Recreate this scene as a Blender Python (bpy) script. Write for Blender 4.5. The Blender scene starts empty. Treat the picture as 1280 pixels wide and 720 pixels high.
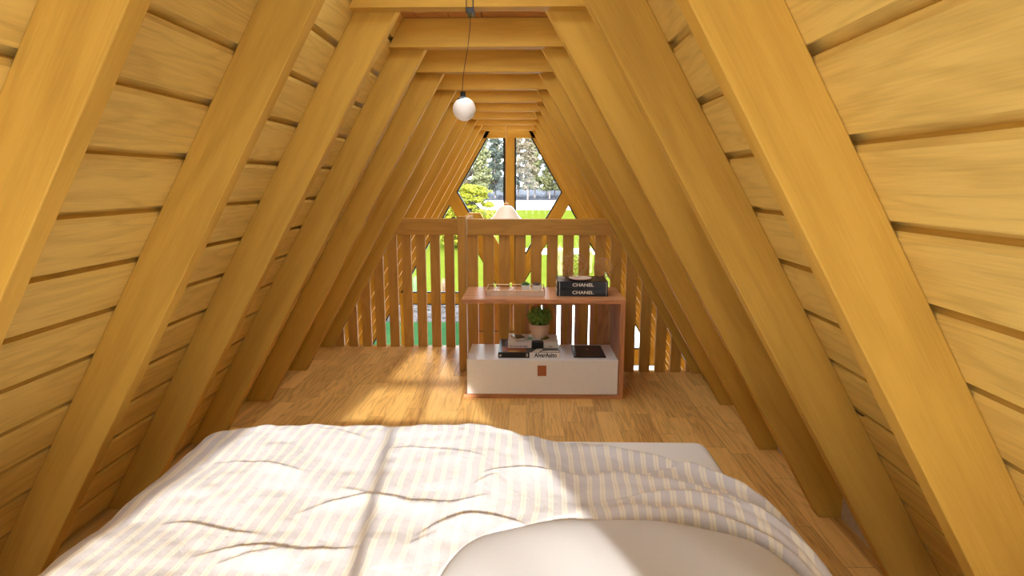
import bpy, bmesh, math, random
import numpy as np
from mathutils import Vector, Matrix
random.seed(7)
rng = np.random.RandomState(11)
COL = bpy.context.scene.collection
R = math.radians
T30 = math.tan(R(30)); C30 = math.cos(R(30))
W, WO = 1.331, 1.477                 # half widths of the roof at floor level: inner face of rafters, face of boarding
TIE_Z0, TIE_Z1 = 1.856, 1.974
def fy(k): return 2.184 + 0.6 * (k - 1)

# ------------------------------------------------------------------ node helpers
def new_mat(name):
    m = bpy.data.materials.new(name); m.use_nodes = True
    nt = m.node_tree; b = nt.nodes['Principled BSDF']
    return m, nt, b
def nd(nt, t, **kw):
    n = nt.nodes.new(t)
    for k, v in kw.items():
        if k.startswith('i_'):
            key = k[2:]
            n.inputs[int(key) if key.isdigit() else key].default_value = v
        else: setattr(n, k, v)
    return n
def lk(nt, a, b): nt.links.new(a, b)
def ma(nt, op, a, b=None, c=None):
    n = nt.nodes.new('ShaderNodeMath'); n.operation = op
    for i, v in enumerate((a, b, c)):
        if v is None: continue
        if isinstance(v, (int, float)): n.inputs[i].default_value = v
        else: nt.links.new(v, n.inputs[i])
    return n.outputs[0]
def comb(nt, x, y, z):
    n = nt.nodes.new('ShaderNodeCombineXYZ')
    for i, v in enumerate((x, y, z)):
        if isinstance(v, (int, float)): n.inputs[i].default_value = v
        else: nt.links.new(v, n.inputs[i])
    return n.outputs[0]
def mixc(nt, fac, a, b, mode='MIX'):
    n = nt.nodes.new('ShaderNodeMix'); n.data_type = 'RGBA'; n.blend_type = mode
    for s, v in ((n.inputs['Factor'], fac), (n.inputs['A'], a), (n.inputs['B'], b)):
        if isinstance(v, (int, float)): s.default_value = v
        elif isinstance(v, (tuple, list)): s.default_value = (*v[:3], 1)
        else: nt.links.new(v, s)
    return n.outputs['Result']
def ramp(nt, fac, stops):
    n = nt.nodes.new('ShaderNodeValToRGB'); e = n.color_ramp.elements
    while len(e) < len(stops): e.new(0.5)
    for el, (p, c) in zip(e, stops):
        el.position = p; el.color = (*c, 1) if len(c) == 3 else c
    nt.links.new(fac, n.inputs[0]); return n.outputs[0]
def noise(nt, vec, scale=1, detail=3, rough=.5, dist=0):
    n = nd(nt, 'ShaderNodeTexNoise', i_Scale=scale, i_Detail=detail, i_Roughness=rough, i_Distortion=dist)
    nt.links.new(vec, n.inputs['Vector']); return n.outputs[0]
def bump(nt, b, h, strength=.2, dist=.002):
    n = nd(nt, 'ShaderNodeBump', i_Strength=strength, i_Distance=dist)
    nt.links.new(h, n.inputs['Height']); nt.links.new(n.outputs[0], b.inputs['Normal'])
def S(c):                                        # sRGB 0-255 -> linear
    return tuple(((v/255)/12.92 if v/255 <= .04045 else ((v/255+.055)/1.055)**2.4) for v in c)

def plain(name, col, rough=.6, metal=0, spec=.5, nz=0, nscale=60):
    m, nt, b = new_mat(name)
    b.inputs['Roughness'].default_value = rough; b.inputs['Metallic'].default_value = metal
    b.inputs['Specular IOR Level'].default_value = spec
    tc = nd(nt, 'ShaderNodeTexCoord')
    n = noise(nt, tc.outputs['Object'], nscale, 4)
    k = max(nz, .03)
    lk(nt, mixc(nt, n, tuple(c*(1-k) for c in col), tuple(min(1, c*(1+k)) for c in col)), b.inputs['Base Color'])
    return m

def wood(name, light, dark, ring=0.35, fibre=.25, us=1.1, vs=9.0, rings=9, rough=.5, spec=.3, knots=False, vary=.12, bmp=.15):
    """UV in metres, u along the grain."""
    m, nt, b = new_mat(name)
    uv = nd(nt, 'ShaderNodeUVMap'); sep = nd(nt, 'ShaderNodeSeparateXYZ'); lk(nt, uv.outputs[0], sep.inputs[0])
    u, v = sep.outputs[0], sep.outputs[1]
    base = comb(nt, ma(nt, 'MULTIPLY', u, us), ma(nt, 'MULTIPLY', v, vs), 0.0)
    field = noise(nt, base, 1.0, 2.5, .45, .3)
    if knots:
        vo = nd(nt, 'ShaderNodeTexVoronoi', i_Scale=1.0); lk(nt, comb(nt, ma(nt, 'MULTIPLY', u, 1.7), ma(nt, 'MULTIPLY', v, 4.5), 0.0), vo.inputs['Vector'])
        kn = ma(nt, 'POWER', ma(nt, 'MAXIMUM', ma(nt, 'SUBTRACT', 1.0, ma(nt, 'MULTIPLY', vo.outputs['Distance'], 2.6)), 0.0), 2.0)
        field = ma(nt, 'ADD', field, ma(nt, 'MULTIPLY', kn, .55))
    rg = ma(nt, 'MULTIPLY_ADD', ma(nt, 'SINE', ma(nt, 'MULTIPLY', field, rings*6.283)), .5, .5)
    rg = ma(nt, 'POWER', rg, 2.2)
    fib = noise(nt, comb(nt, ma(nt, 'MULTIPLY', u, 9.0), ma(nt, 'MULTIPLY', v, 260.0), 0.0), 1.0, 3, .6)
    big = noise(nt, comb(nt, ma(nt, 'MULTIPLY', u, 1.3), ma(nt, 'MULTIPLY', v, 16.0), 5.0), 1.0, 3, .6)
    f = ma(nt, 'MULTIPLY', rg, ring)
    f = ma(nt, 'ADD', f, ma(nt, 'MULTIPLY', ma(nt, 'SUBTRACT', fib, .5), fibre*2))
    f = ma(nt, 'ADD', f, ma(nt, 'MULTIPLY', ma(nt, 'SUBTRACT', big, .42), vary*5))
    cl = nt.nodes.new('ShaderNodeClamp'); lk(nt, f, cl.inputs[0])
    col = mixc(nt, cl.outputs[0], light, dark)
    if knots:
        spot = ma(nt, 'GREATER_THAN', kn, .78)
        col = mixc(nt, spot, col, tuple(c*.25 for c in dark))
    lk(nt, col, b.inputs['Base Color'])
    b.inputs['Roughness'].default_value = rough; b.inputs['Specular IOR Level'].default_value = spec
    bump(nt, b, f, bmp, .002)
    return m

def floor_mat():
    m, nt, b = new_mat('oak_strip_floor')
    uv = nd(nt, 'ShaderNodeUVMap'); sep = nd(nt, 'ShaderNodeSeparateXYZ'); lk(nt, uv.outputs[0], sep.inputs[0])
    u, v = sep.outputs[0], sep.outputs[1]
    vi = ma(nt, 'DIVIDE', v, .098); row = ma(nt, 'FLOOR', vi); vf = ma(nt, 'FRACT', vi)
    wn = nd(nt, 'ShaderNodeTexWhiteNoise', noise_dimensions='1D'); lk(nt, row, wn.inputs['W'])
    ui = ma(nt, 'ADD', ma(nt, 'DIVIDE', u, .62), ma(nt, 'MULTIPLY', wn.outputs[0], 7.0)); cell = ma(nt, 'FLOOR', ui); uf = ma(nt, 'FRACT', ui)
    wn2 = nd(nt, 'ShaderNodeTexWhiteNoise', noise_dimensions='2D'); lk(nt, comb(nt, row, cell, 0.0), wn2.inputs['Vector'])
    rnd = wn2.outputs[0]
    off = ma(nt, 'MULTIPLY', rnd, 37.0)
    field = noise(nt, comb(nt, ma(nt, 'MULTIPLY', u, 1.1), ma(nt, 'ADD', ma(nt, 'MULTIPLY', v, 15.0), off), off), 1.0, 2, .4, .2)
    rg = ma(nt, 'POWER', ma(nt, 'MULTIPLY_ADD', ma(nt, 'SINE', ma(nt, 'MULTIPLY', field, 62.0)), .5, .5), 2.5)
    fib = noise(nt, comb(nt, ma(nt, 'MULTIPLY', u, 10.0), ma(nt, 'MULTIPLY', v, 330.0), off), 1.0, 3, .6)
    f = ma(nt, 'ADD', ma(nt, 'MULTIPLY', rg, .42), ma(nt, 'MULTIPLY', ma(nt, 'SUBTRACT', fib, .45), 1.3))
    f = ma(nt, 'ADD', f, ma(nt, 'MULTIPLY', ma(nt, 'SUBTRACT', rnd, .42), .75))
    cl = nt.nodes.new('ShaderNodeClamp'); lk(nt, f, cl.inputs[0])
    col = mixc(nt, cl.outputs[0], FLOOR_L, FLOOR_D)
    gap = ma(nt, 'MAXIMUM', ma(nt, 'LESS_THAN', vf, .02), ma(nt, 'LESS_THAN', uf, .004))
    col = mixc(nt, ma(nt, 'MULTIPLY', gap, .55), col, tuple(c*.3 for c in FLOOR_D))
    lk(nt, col, b.inputs['Base Color'])
    b.inputs['Roughness'].default_value = .38; b.inputs['Specular IOR Level'].default_value = .4
    bump(nt, b, f, .12, .001)
    return m

FLOOR_L, FLOOR_D = (.92, .53, .155), (.48, .215, .045)
M = {}
M['beam'] = wood('rafter_timber', (.63, .355, .060), (.40, .20, .028), ring=.22, fibre=.34, us=.8, vs=7, rings=5, rough=.6, spec=.15, vary=.24, bmp=.08)
M['rail'] = wood('railing_timber', (.56, .28, .05), (.36, .165, .025), ring=.32, fibre=.2, us=1.2, vs=9, rings=7, rough=.5)
M['board'] = wood('pine_boarding', (.76, .51, .135), (.42, .24, .050), ring=.26, fibre=.40, us=1.5, vs=14, rings=6, rough=.5, knots=True, vary=.18)
M['ceil'] = wood('ceiling_boards', S((200, 140, 78)), S((150, 92, 42)), ring=.3, fibre=.2)
M['door'] = wood('door_timber', (.36, .15, .03), (.22, .085, .016), ring=.3, fibre=.25)
M['walnut'] = wood('red_walnut', (.66, .30, .13), (.34, .115, .042), ring=.4, fibre=.3, us=1.4, vs=10, rings=8, rough=.42, vary=.15)
M['floor'] = floor_mat()
M['gasket'] = plain('dark_gasket', (.012, .009, .007), .6)
M['white'] = plain('white_lacquer', S((250, 248, 244)), .4)
M['sheet'] = plain('mattress_fabric', S((250, 249, 248)), .85, nz=.02, nscale=400)
M['pillow'] = plain('pillow_cotton', S((220, 220, 222)), .9, nz=.02, nscale=500)
M['black'] = plain('black_plastic', (.01, .01, .011), .35)
M['blackpaper'] = plain('black_cover', (.007, .007, .008), .28)
M['paper'] = plain('book_paper', S((232, 224, 208)), .8)
M['letter'] = plain('pale_print', S((240, 232, 214)), .6)
M['ink'] = plain('black_print', (.012, .012, .012), .6)
M['tan'] = plain('tan_leather', S((176, 104, 62)), .6)
M['brass'] = plain('brass_wire', S((214, 178, 128)), .35, .6)
M['wire'] = plain('copper_wire', S((205, 160, 112)), .4, .35)
M['pot'] = plain('blush_ceramic', S((238, 208, 186)), .55)
M['whitepot'] = plain('white_ceramic', S((240, 234, 224)), .5)
M['soil'] = plain('potting_soil', (.03, .018, .01), .95)
M['phone'] = plain('phone_screen', (.015, .012, .01), .12)
M['silver'] = plain('phone_rim', S((225, 215, 200)), .3, .4)
M['greybase'] = plain('grey_stone_strip', S((190, 170, 140)), .9, nz=.45, nscale=160)
M['plate'] = plain('blush_plate', S((236, 214, 196)), .45)
M['orange_print'] = plain('rust_print', S((170, 92, 52)), .5)
M['yellow_print'] = plain('ochre_print', S((220, 175, 90)), .5)
M['green_print'] = plain('mint_print', S((128, 182, 130)), .6)
M['olive_print'] = plain('olive_print', S((120, 120, 40)), .6)
M['concrete'] = plain('white_paving', (.86, .84, .82), .8, spec=0, nz=.03, nscale=3)
M['bark'] = plain('grey_bark', S((120, 108, 100)), .9, nz=.3, nscale=5)
M['terracotta'] = plain('ground_floor_screed', S((190, 170, 150)), .8)

def leafmat(name, a, b_, transl=.35, sc=3):
    m, nt, b = new_mat(name)
    tc = nd(nt, 'ShaderNodeTexCoord')
    n = noise(nt, tc.outputs['Object'], sc, 3)
    r = ramp(nt, n, [(.3, a), (.7, b_)])
    lk(nt, r, b.inputs['Base Color']); b.inputs['Roughness'].default_value = .7
    tr = nd(nt, 'ShaderNodeBsdfTranslucent'); lk(nt, r, tr.inputs['Color'])
    mx = nd(nt, 'ShaderNodeMixShader', i_0=transl); lk(nt, b.outputs[0], mx.inputs[1]); lk(nt, tr.outputs[0], mx.inputs[2])
    lk(nt, mx.outputs[0], nt.nodes['Material Output'].inputs[0])
    return m
M['leaf_far'] = leafmat('tree_leaves', S((66, 74, 44)), S((130, 128, 84)), sc=.6)
M['leaf_far2'] = leafmat('blue_green_leaves', S((44, 56, 56)), S((88, 96, 82)), sc=.6)
M['leaf_far3'] = leafmat('russet_leaves', S((88, 78, 64)), S((116, 106, 82)), sc=.6)
M['leaf_bush'] = leafmat('lime_leaves', S((92, 96, 6)), S((150, 148, 14)), sc=2.5)
M['leaf_box'] = leafmat('boxwood_leaves', S((104, 158, 66)), S((170, 214, 112)), sc=60)
M['leaf_succ'] = leafmat('succulent_leaves', S((90, 135, 80)), S((130, 165, 105)), sc=60)
M['leaf_dry'] = leafmat('mauve_leaves', S((120, 92, 78)), S((150, 122, 100)), sc=60)
M['grass_orn'] = leafmat('ornamental_grass', S((120, 130, 60)), S((196, 196, 130)), sc=5)

def glass_mat(name, tint=(1, 1, 1), gl=.05):
    m = bpy.data.materials.new(name); m.use_nodes = True; nt = m.node_tree; nt.nodes.clear()
    o = nd(nt, 'ShaderNodeOutputMaterial'); t = nd(nt, 'ShaderNodeBsdfTransparent'); t.inputs[0].default_value = (*tint, 1)
    g = nd(nt, 'ShaderNodeBsdfGlossy'); g.inputs['Roughness'].default_value = .02
    lw = nd(nt, 'ShaderNodeLayerWeight', i_Blend=.25); n = noise(nt, nd(nt, 'ShaderNodeTexCoord').outputs['Object'], 2, 2)
    f = ma(nt, 'MULTIPLY_ADD', lw.outputs['Fresnel'], .5, gl*.6)
    f = ma(nt, 'ADD', f, ma(nt, 'MULTIPLY', n, .01))
    x = nd(nt, 'ShaderNodeMixShader'); lk(nt, f, x.inputs[0]); lk(nt, t.outputs[0], x.inputs[1]); lk(nt, g.outputs[0], x.inputs[2])
    lk(nt, x.outputs[0], o.inputs[0]); return m
M['glass'] = glass_mat('window_glass', gl=.02)
def opal_mat():
    m = bpy.data.materials.new('added_skylight_opal'); m.use_nodes = True; nt = m.node_tree; nt.nodes.clear()
    o = nd(nt, 'ShaderNodeOutputMaterial'); t = nd(nt, 'ShaderNodeBsdfTranslucent')
    n = noise(nt, nd(nt, 'ShaderNodeTexCoord').outputs['Object'], 12, 2)
    lk(nt, mixc(nt, n, (.90, .92, .92), (.95, .96, .96)), t.inputs['Color']); lk(nt, t.outputs[0], o.inputs[0]); return m
M['opal'] = opal_mat()  # diffusing panes of the added ceiling skylights
M['tinted'] = glass_mat('added_tint_glass', (.66, .66, .66), .02)  # grey tint added to dim daylight from the unseen rear window
M['acrylic'] = glass_mat('clear_acrylic', (.97, .93, .88), .05)
def frosted():
    m = bpy.data.materials.new('frosted_acrylic'); m.use_nodes = True; nt = m.node_tree
    b = nt.nodes['Principled BSDF']; b.inputs['Roughness'].default_value = .4
    n = noise(nt, nd(nt, 'ShaderNodeTexCoord').outputs['Object'], 80, 2)
    lk(nt, mixc(nt, n, S((225, 190, 160)), S((235, 205, 178))), b.inputs['Base Color'])
    t = nd(nt, 'ShaderNodeBsdfTransparent'); x = nd(nt, 'ShaderNodeMixShader', i_0=.55)
    lk(nt, t.outputs[0], x.inputs[1]); lk(nt, b.outputs[0], x.inputs[2]); lk(nt, x.outputs[0], nt.nodes['Material Output'].inputs[0])
    return m
M['frosted'] = frosted()
def glow(name, col, st):
    m, nt, b = new_mat(name); b.inputs['Base Color'].default_value = (*col, 1); b.inputs['Roughness'].default_value = .35
    n = noise(nt, nd(nt, 'ShaderNodeTexCoord').outputs['Object'], 8, 2)
    lk(nt, mixc(nt, n, tuple(c*.97 for c in col), col), b.inputs['Emission Color']); b.inputs['Emission Strength'].default_value = st
    return m
M['globe'] = glow('opal_globe_glass', (.95, .88, .82), GLOBE_E if 'GLOBE_E' in globals() else .04)
M['shade'] = glow('cream_lamp_shade', (.95, .86, .74), .10)

def lawn_mat():
    m, nt, b = new_mat('lawn_grass')
    tc = nd(nt, 'ShaderNodeTexCoord')
    n = noise(nt, tc.outputs['Object'], 1.2, 6, .7)
    lk(nt, ramp(nt, n, [(.3, (.066, .082, .008)), (.7, (.088, .100, .011))]), b.inputs['Base Color'])
    b.inputs['Roughness'].default_value = .9; b.inputs['Specular IOR Level'].default_value = 0
    return m
M['lawn'] = lawn_mat()
def gravel_mat(name, a, c, sc=18):
    m, nt, b = new_mat(name)
    tc = nd(nt, 'ShaderNodeTexCoord')
    v = nd(nt, 'ShaderNodeTexVoronoi', i_Scale=sc); lk(nt, tc.outputs['Object'], v.inputs['Vector'])
    sp = nd(nt, 'ShaderNodeSeparateColor'); lk(nt, v.outputs['Color'], sp.inputs[0])
    lk(nt, mixc(nt, sp.outputs[0], a, c), b.inputs['Base Color']); b.inputs['Roughness'].default_value = .9; b.inputs['Specular IOR Level'].default_value = 0
    return m
M['gravel'] = gravel_mat('grey_gravel', (.010, .009, .009), (.095, .082, .078), 9)
M['forest'] = gravel_mat('forest_floor', (.02, .02, .024), (.10, .10, .11), 1.2)
M['shade_lawn'] = plain('painted_shade_lawn', (.012, .042, .014), .95, spec=0, nz=.25, nscale=3)  # lawn in the house's shadow: shade put into the base colour
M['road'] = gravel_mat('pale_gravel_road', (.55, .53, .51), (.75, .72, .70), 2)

def duvet_mat():
    m, nt, b = new_mat('striped_duvet_linen')
    uv = nd(nt, 'ShaderNodeUVMap'); sep = nd(nt, 'ShaderNodeSeparateXYZ'); lk(nt, uv.outputs[0], sep.inputs[0])
    f = ma(nt, 'FRACT', ma(nt, 'DIVIDE', sep.outputs[0], .0335))
    def band(a, c):
        return ma(nt, 'MULTIPLY', ma(nt, 'GREATER_THAN', f, a), ma(nt, 'LESS_THAN', f, c))
    cream = ma(nt, 'MAXIMUM', band(.60, .76), band(.84, 1.0))
    thin = band(.76, .84)
    wv = noise(nt, comb(nt, ma(nt, 'MULTIPLY', sep.outputs[0], 900.), ma(nt, 'MULTIPLY', sep.outputs[1], 120.), 0.0), 1, 3)
    g = mixc(nt, wv, S((208, 203, 205)), S((226, 222, 224)))
    c = mixc(nt, wv, S((238, 230, 216)), S((246, 240, 228)))
    col = mixc(nt, cream, g, c); col = mixc(nt, ma(nt, 'MULTIPLY', thin, .55), col, c)
    lk(nt, col, b.inputs['Base Color']); b.inputs['Roughness'].default_value = .9; b.inputs['Specular IOR Level'].default_value = .15
    b.inputs['Sheen Weight'].default_value = .1
    tc = nd(nt, 'ShaderNodeTexCoord')
    w2 = noise(nt, tc.outputs['Object'], 38, 5, .6, .6)
    bump(nt, b, w2, .35, .006)
    return m
M['duvet'] = duvet_mat()

# ------------------------------------------------------------------ mesh helpers
def set_uv(bm, faces, g, off=None):
    uvl = bm.loops.layers.uv.verify(); g = Vector(g).normalized()
    off = off or (random.uniform(0, 40), random.uniform(0, 40))
    for f in faces:
        n = f.normal
        t = n.cross(g)
        if t.length < .3:
            t = n.orthogonal().normalized(); gg = n.cross(t)
            for l in f.loops: l[uvl].uv = (l.vert.co.dot(gg)*.3+off[0], l.vert.co.dot(t)+off[1])
        else:
            t.normalize()
            for l in f.loops: l[uvl].uv = (l.vert.co.dot(g)+off[0], l.vert.co.dot(t)+off[1])
def prism(bm, poly, vec, grain=(0, 0, 1), off=None):
    vec = Vector(vec); a = [bm.verts.new(Vector(p)) for p in poly]; c = [bm.verts.new(Vector(p)+vec) for p in poly]
    n = len(poly); fs = [bm.faces.new(a[::-1]), bm.faces.new(c)]
    for i in range(n): fs.append(bm.faces.new((a[i], a[(i+1) % n], c[(i+1) % n], c[i])))
    bmesh.ops.recalc_face_normals(bm, faces=fs)
    for f in fs: f.normal_update()
    set_uv(bm, fs, grain, off); return fs
def box(bm, x0, x1, y0, y1, z0, z1, grain=None, off=None):
    d = (abs(x1-x0), abs(y1-y0), abs(z1-z0))
    if grain is None: grain = [(1, 0, 0), (0, 1, 0), (0, 0, 1)][d.index(max(d))]
    return prism(bm, [(x0, y0, z0), (x1, y0, z0), (x1, y1, z0), (x0, y1, z0)], (0, 0, z1-z0), grain, off)
def tube(bm, pts, r, seg=8, closed=False):
    pts = [Vector(p) for p in pts]; n = len(pts); rings = []
    prev = None
    for i, p in enumerate(pts):
        if closed: t = pts[(i+1) % n]-pts[i-1]
        else: t = pts[min(i+1, n-1)]-pts[max(i-1, 0)]
        t.normalize()
        if prev is None: a = t.orthogonal().normalized()
        else:
            a = prev-t*prev.dot(t)
            a = a.normalized() if a.length > 1e-6 else t.orthogonal().normalized()
        prev = a; b = t.cross(a)
        rr = r[i] if isinstance(r, (list, tuple)) else r
        rings.append([bm.verts.new(p+(a*math.cos(j*2*math.pi/seg)+b*math.sin(j*2*math.pi/seg))*rr) for j in range(seg)])
    m = n if closed else n-1
    for i in range(m):
        A, B = rings[i], rings[(i+1) % n]
        for j in range(seg): bm.faces.new((A[j], A[(j+1) % seg], B[(j+1) % seg], B[j]))
    if not closed:
        bm.faces.new(rings[0][::-1]); bm.faces.new(rings[-1])
def lathe(bm, prof, seg=32, c=(0, 0, 0)):
    rings = []
    for r, z in prof:
        if r < 1e-6: rings.append([bm.verts.new((c[0], c[1], c[2]+z))])
        else: rings.append([bm.verts.new((c[0]+r*math.cos(2*math.pi*j/seg), c[1]+r*math.sin(2*math.pi*j/seg), c[2]+z)) for j in range(seg)])
    for A, B in zip(rings, rings[1:]):
        for j in range(seg):
            k = (j+1) % seg
            if len(A) == 1 and len(B) == 1: continue
            if len(A) == 1: bm.faces.new((A[0], B[j], B[k]))
            elif len(B) == 1: bm.faces.new((A[j], A[k], B[0]))
            else: bm.faces.new((A[j], A[k], B[k], B[j]))
def obj(name, bm, mat, parent=None, smooth=False, bevel=0, bseg=2, origin=None):
    bmesh.ops.recalc_face_normals(bm, faces=bm.faces[:])
    me = bpy.data.meshes.new(name); bm.to_mesh(me); bm.free()
    if origin is not None: me.transform(Matrix.Translation(-Vector(origin)))
    if smooth:
        for p in me.polygons: p.use_smooth = True
    me.materials.append(mat)
    o = bpy.data.objects.new(name, me); COL.objects.link(o)
    if origin is not None: o.location = origin
    if parent is not None: o.parent = parent; o.matrix_parent_inverse = Matrix.Translation(-Vector(parent.location)) if origin is None else Matrix.Identity(4)
    if origin is not None and parent is not None: o.location = Vector(origin)-Vector(parent.location)
    if bevel:
        md = o.modifiers.new('bevel', 'BEVEL'); md.width = bevel; md.segments = bseg; md.limit_method = 'ANGLE'; md.angle_limit = R(40)
        md.harden_normals = False
    return o
def thing(name, label, cat, loc=(0, 0, 0), group=None):
    o = bpy.data.objects.new(name, None); COL.objects.link(o); o.location = loc; o.empty_display_size = .1
    tag(o, label, cat, group); return o
def tag(o, label, cat, group=None):
    o['label'] = label; o['category'] = cat
    if group: o['group'] = group
    return o
def struct(o): o['kind'] = 'structure'; return o
def B(): return bmesh.new()
def text(name, s, size, loc, rot, mat, parent, bold=0.0, depth=.0006, sx=1.0, label=None):
    cu = bpy.data.curves.new(name, 'FONT'); cu.body = s; cu.size = size; cu.offset = bold; cu.extrude = depth
    cu.align_x = 'CENTER'; cu.align_y = 'CENTER'
    t = bpy.data.objects.new(name+'_tmp', cu); COL.objects.link(t)
    dg = bpy.context.evaluated_depsgraph_get(); me = bpy.data.meshes.new_from_object(t.evaluated_get(dg))
    bpy.data.objects.remove(t); me.materials.clear(); me.materials.append(mat); me.name = name
    me.transform(Matrix.Translation(Vector(loc)) @ rot.to_4x4() @ Matrix.Diagonal((sx, 1, 1, 1)))
    o = bpy.data.objects.new(name, me); COL.objects.link(o); o.parent = parent
    o.matrix_parent_inverse = Matrix.Translation(-Vector(parent.location)); return o
FRONT = Matrix.Rotation(R(90), 3, 'X')            # text facing -y

# ------------------------------------------------------------------ setting: floor, sloping boarded walls, ceiling, gables
bm = B()
prism(bm, [(-1.51, -.6, -.2), (1.51, -.6, -.2), (1.51, 4.05, -.2), (-.19, 4.05, -.2), (-.19, 4.66, -.2), (-1.51, 4.66, -.2)], (0, 0, .2), (0, 1, 0), (3.0, 5.0))
struct(obj('floor', bm, M['floor']))

def wall(side, name):
    bm = B(); P = .1345; z0 = .0035
    def pt(z, d): return (side*(WO - z*T30 + d*C30), 0, z + d*.5)      # d = outwards, perpendicular to slope
    def row(za, zb, ya, yb):
        g, c, th = .0085, .005, .022
        prof = [pt(za+g+c*.4, 0), pt(zb-g-c*1.9, 0), pt(zb-g, c), pt(zb-g, th), pt(za+g, th), pt(za+g, c)]
        prism(bm, [(p[0], ya, p[2]) for p in prof], (0, yb-ya, 0), (0, 1, 0))
    for k in range(0, 16): row(max(0.0, z0+P*k), min(z0+P*(k+1), 2.12), -.5, 7.2)
    for k in range(-20, 0): row(z0+P*k, z0+P*(k+1), 4.06, 7.2)
    def slab(za, zb, ya, yb):
        a, b_, c_, d_ = pt(za, .021), pt(zb, .021), pt(zb, .10), pt(za, .10)
        prism(bm, [(q[0], ya, q[2]) for q in (a, b_, c_, d_)], (0, yb-ya, 0), (0, 1, 0))
    slab(-.15, 2.14, -.5, 7.2); slab(-2.9, -.15, 4.06, 7.2)
    return struct(obj(name, bm, M['board']))
wall(-1, 'wall_left'); wall(1, 'wall_right')
bm = B()
for j in range(-3, 10):                                   # boards laid from tie to tie, leaving openings for the added skylights
    ya, yb = fy(j)-.05, fy(j)+.55
    o0, o1 = (ya+.055, ya+.415) if j >= 0 else (ya+.3, ya+.3)
    for k in range(6):
        x0 = -.42+.14*k
        box(bm, x0+.0, x0+.14, max(-.6, ya), o0, 1.992, 2.01, (1, 0, 0)); box(bm, x0+.0, x0+.14, o1, min(7.2, yb), 1.992, 2.01, (1, 0, 0))
        box(bm, x0+.002, x0+.138, max(-.6, ya), o0, 1.976, 1.996, (1, 0, 0)); box(bm, x0+.002, x0+.138, o1, min(7.2, yb), 1.976, 1.996, (1, 0, 0))
    if j >= 0: box(bm, -.33, .33, o0-.02, o0, 1.99, 2.12, (1, 0, 0)); box(bm, -.33, .33, o1, o1+.02, 1.99, 2.12, (1, 0, 0))  # well walls added to keep skylight glow off the tie fronts
    if j >= 0: box(bm, -.42, -.31, o0, o1, 1.976, 1.996, (0, 1, 0)); box(bm, .31, .42, o0, o1, 1.976, 1.996, (0, 1, 0))
struct(obj('ceiling', bm, M['ceil']))
for n_, j in enumerate(range(0, 10)):  # unseen opal skylights, added to brighten the middle of the room
    y = fy(j)+.005
    w = struct(thing('window_%d' % (n_+3), '', '', (0, y, 1.99))); del w['label']; del w['category']
    bm = B(); v_ = [bm.verts.new(q) for q in ((-.30, y, 2.085), (.30, y, 2.085), (.30, y+.36, 2.085), (-.30, y+.36, 2.085))]; bm.faces.new(v_); obj('pane', bm, M['opal'], w)
bm = B(); box(bm, 1.417, 1.45, 1.2, 3.95, 0, .095); struct(obj('baseboard_right', bm, M['greybase']))
# lower storey floor beyond the loft edge
bm = B(); box(bm, -3.0, 3.0, 3.6, 7.1, -2.75, -2.65); struct(obj('floor_lower', bm, M['terracotta']))
bm = B(); box(bm, -3.0, 3.0, 3.4, 3.6, -2.75, -.21, (1, 0, 0)); struct(obj('wall_lower', bm, M['board']))

# rear gable behind the camera: boarding round a tall A-shaped window
YR = -.3
def xw(z, w): return w - z*T30
bw = 1.212; ztop = 1.965
bm = B()
for s in (-1, 1):
    prism(bm, [(s*1.6, YR, 0), (s*bw, YR, 0), (s*(bw-ztop*T30), YR, ztop), (s*(1.6-ztop*T30), YR, ztop)], (0, -.1, 0), (1, 0, 0))
prism(bm, [(-(1.6-ztop*T30), YR, ztop), (1.6-ztop*T30, YR, ztop), (1.6-2.06*T30, YR, 2.06), (-(1.6-2.06*T30), YR, 2.06)], (0, -.1, 0), (1, 0, 0))
wb = struct(obj('wall_back', bm, M['board']))
w2 = struct(thing('window_2', '', '', (0, YR-.03, 0)))
del w2['label']; del w2['category']
bm = B(); box(bm, 0.006, .028, YR-.05, YR-.02, 0, ztop+.01); obj('mullion', bm, M['beam'], w2)
bm = B(); box(bm, -.30, .30, YR-.05, YR-.02, 1.60, 1.65); obj('transom', bm, M['beam'], w2)
bm = B(); prism(bm, [(-bw, YR-.045, 0), (bw, YR-.045, 0), (bw-ztop*T30, YR-.045, ztop), (-(bw-ztop*T30), YR-.045, ztop)], (0, .006, 0)); obj('pane', bm, M['tinted'], w2)

# front gable: timber lattice window
YG = 7.13
w1 = struct(thing('window_1', '', '', (0, YG, 0))); del w1['label']; del w1['category']
def xin(z): return 1.295 - T30*z
GB = -2.75
for s in (-1, 1):
    bm = B(); zt, zb = 1.86, GB
    prism(bm, [(s*xin(zb), YG, zb), (s*xin(zt), YG, zt), (s*(xin(zt)+.30), YG, zt), (s*(xin(zb)+.30), YG, zb)], (0, .09, 0), (-s*.5, 0, .866))
    f = obj('frame', bm, M['beam'], w1)
    bm = B()
    prism(bm, [(s*(xin(zb)-.016), YG+.012, zb), (s*(xin(zt)-.016), YG+.012, zt), (s*xin(zt), YG+.012, zt), (s*xin(zb), YG+.012, zb)], (0, .06, 0), (0, 0, 1))
    obj('gasket', bm, M['gasket'], f)
bm = B(); box(bm, -.6, .6, YG, YG+.09, 1.783, 2.06, (1, 0, 0)); obj('head', bm, M['beam'], w1)
bm = B(); box(bm, -.044, .061, YG-.02, YG+.08, .10, 1.80); mu = obj('mullion', bm, M['beam'], w1)
bm = B(); box(bm, -.070, -.044, YG, YG+.06, .12, 1.783); box(bm, .061, .080, YG, YG+.06, .12, 1.783); obj('gasket', bm, M['gasket'], mu)
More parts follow.
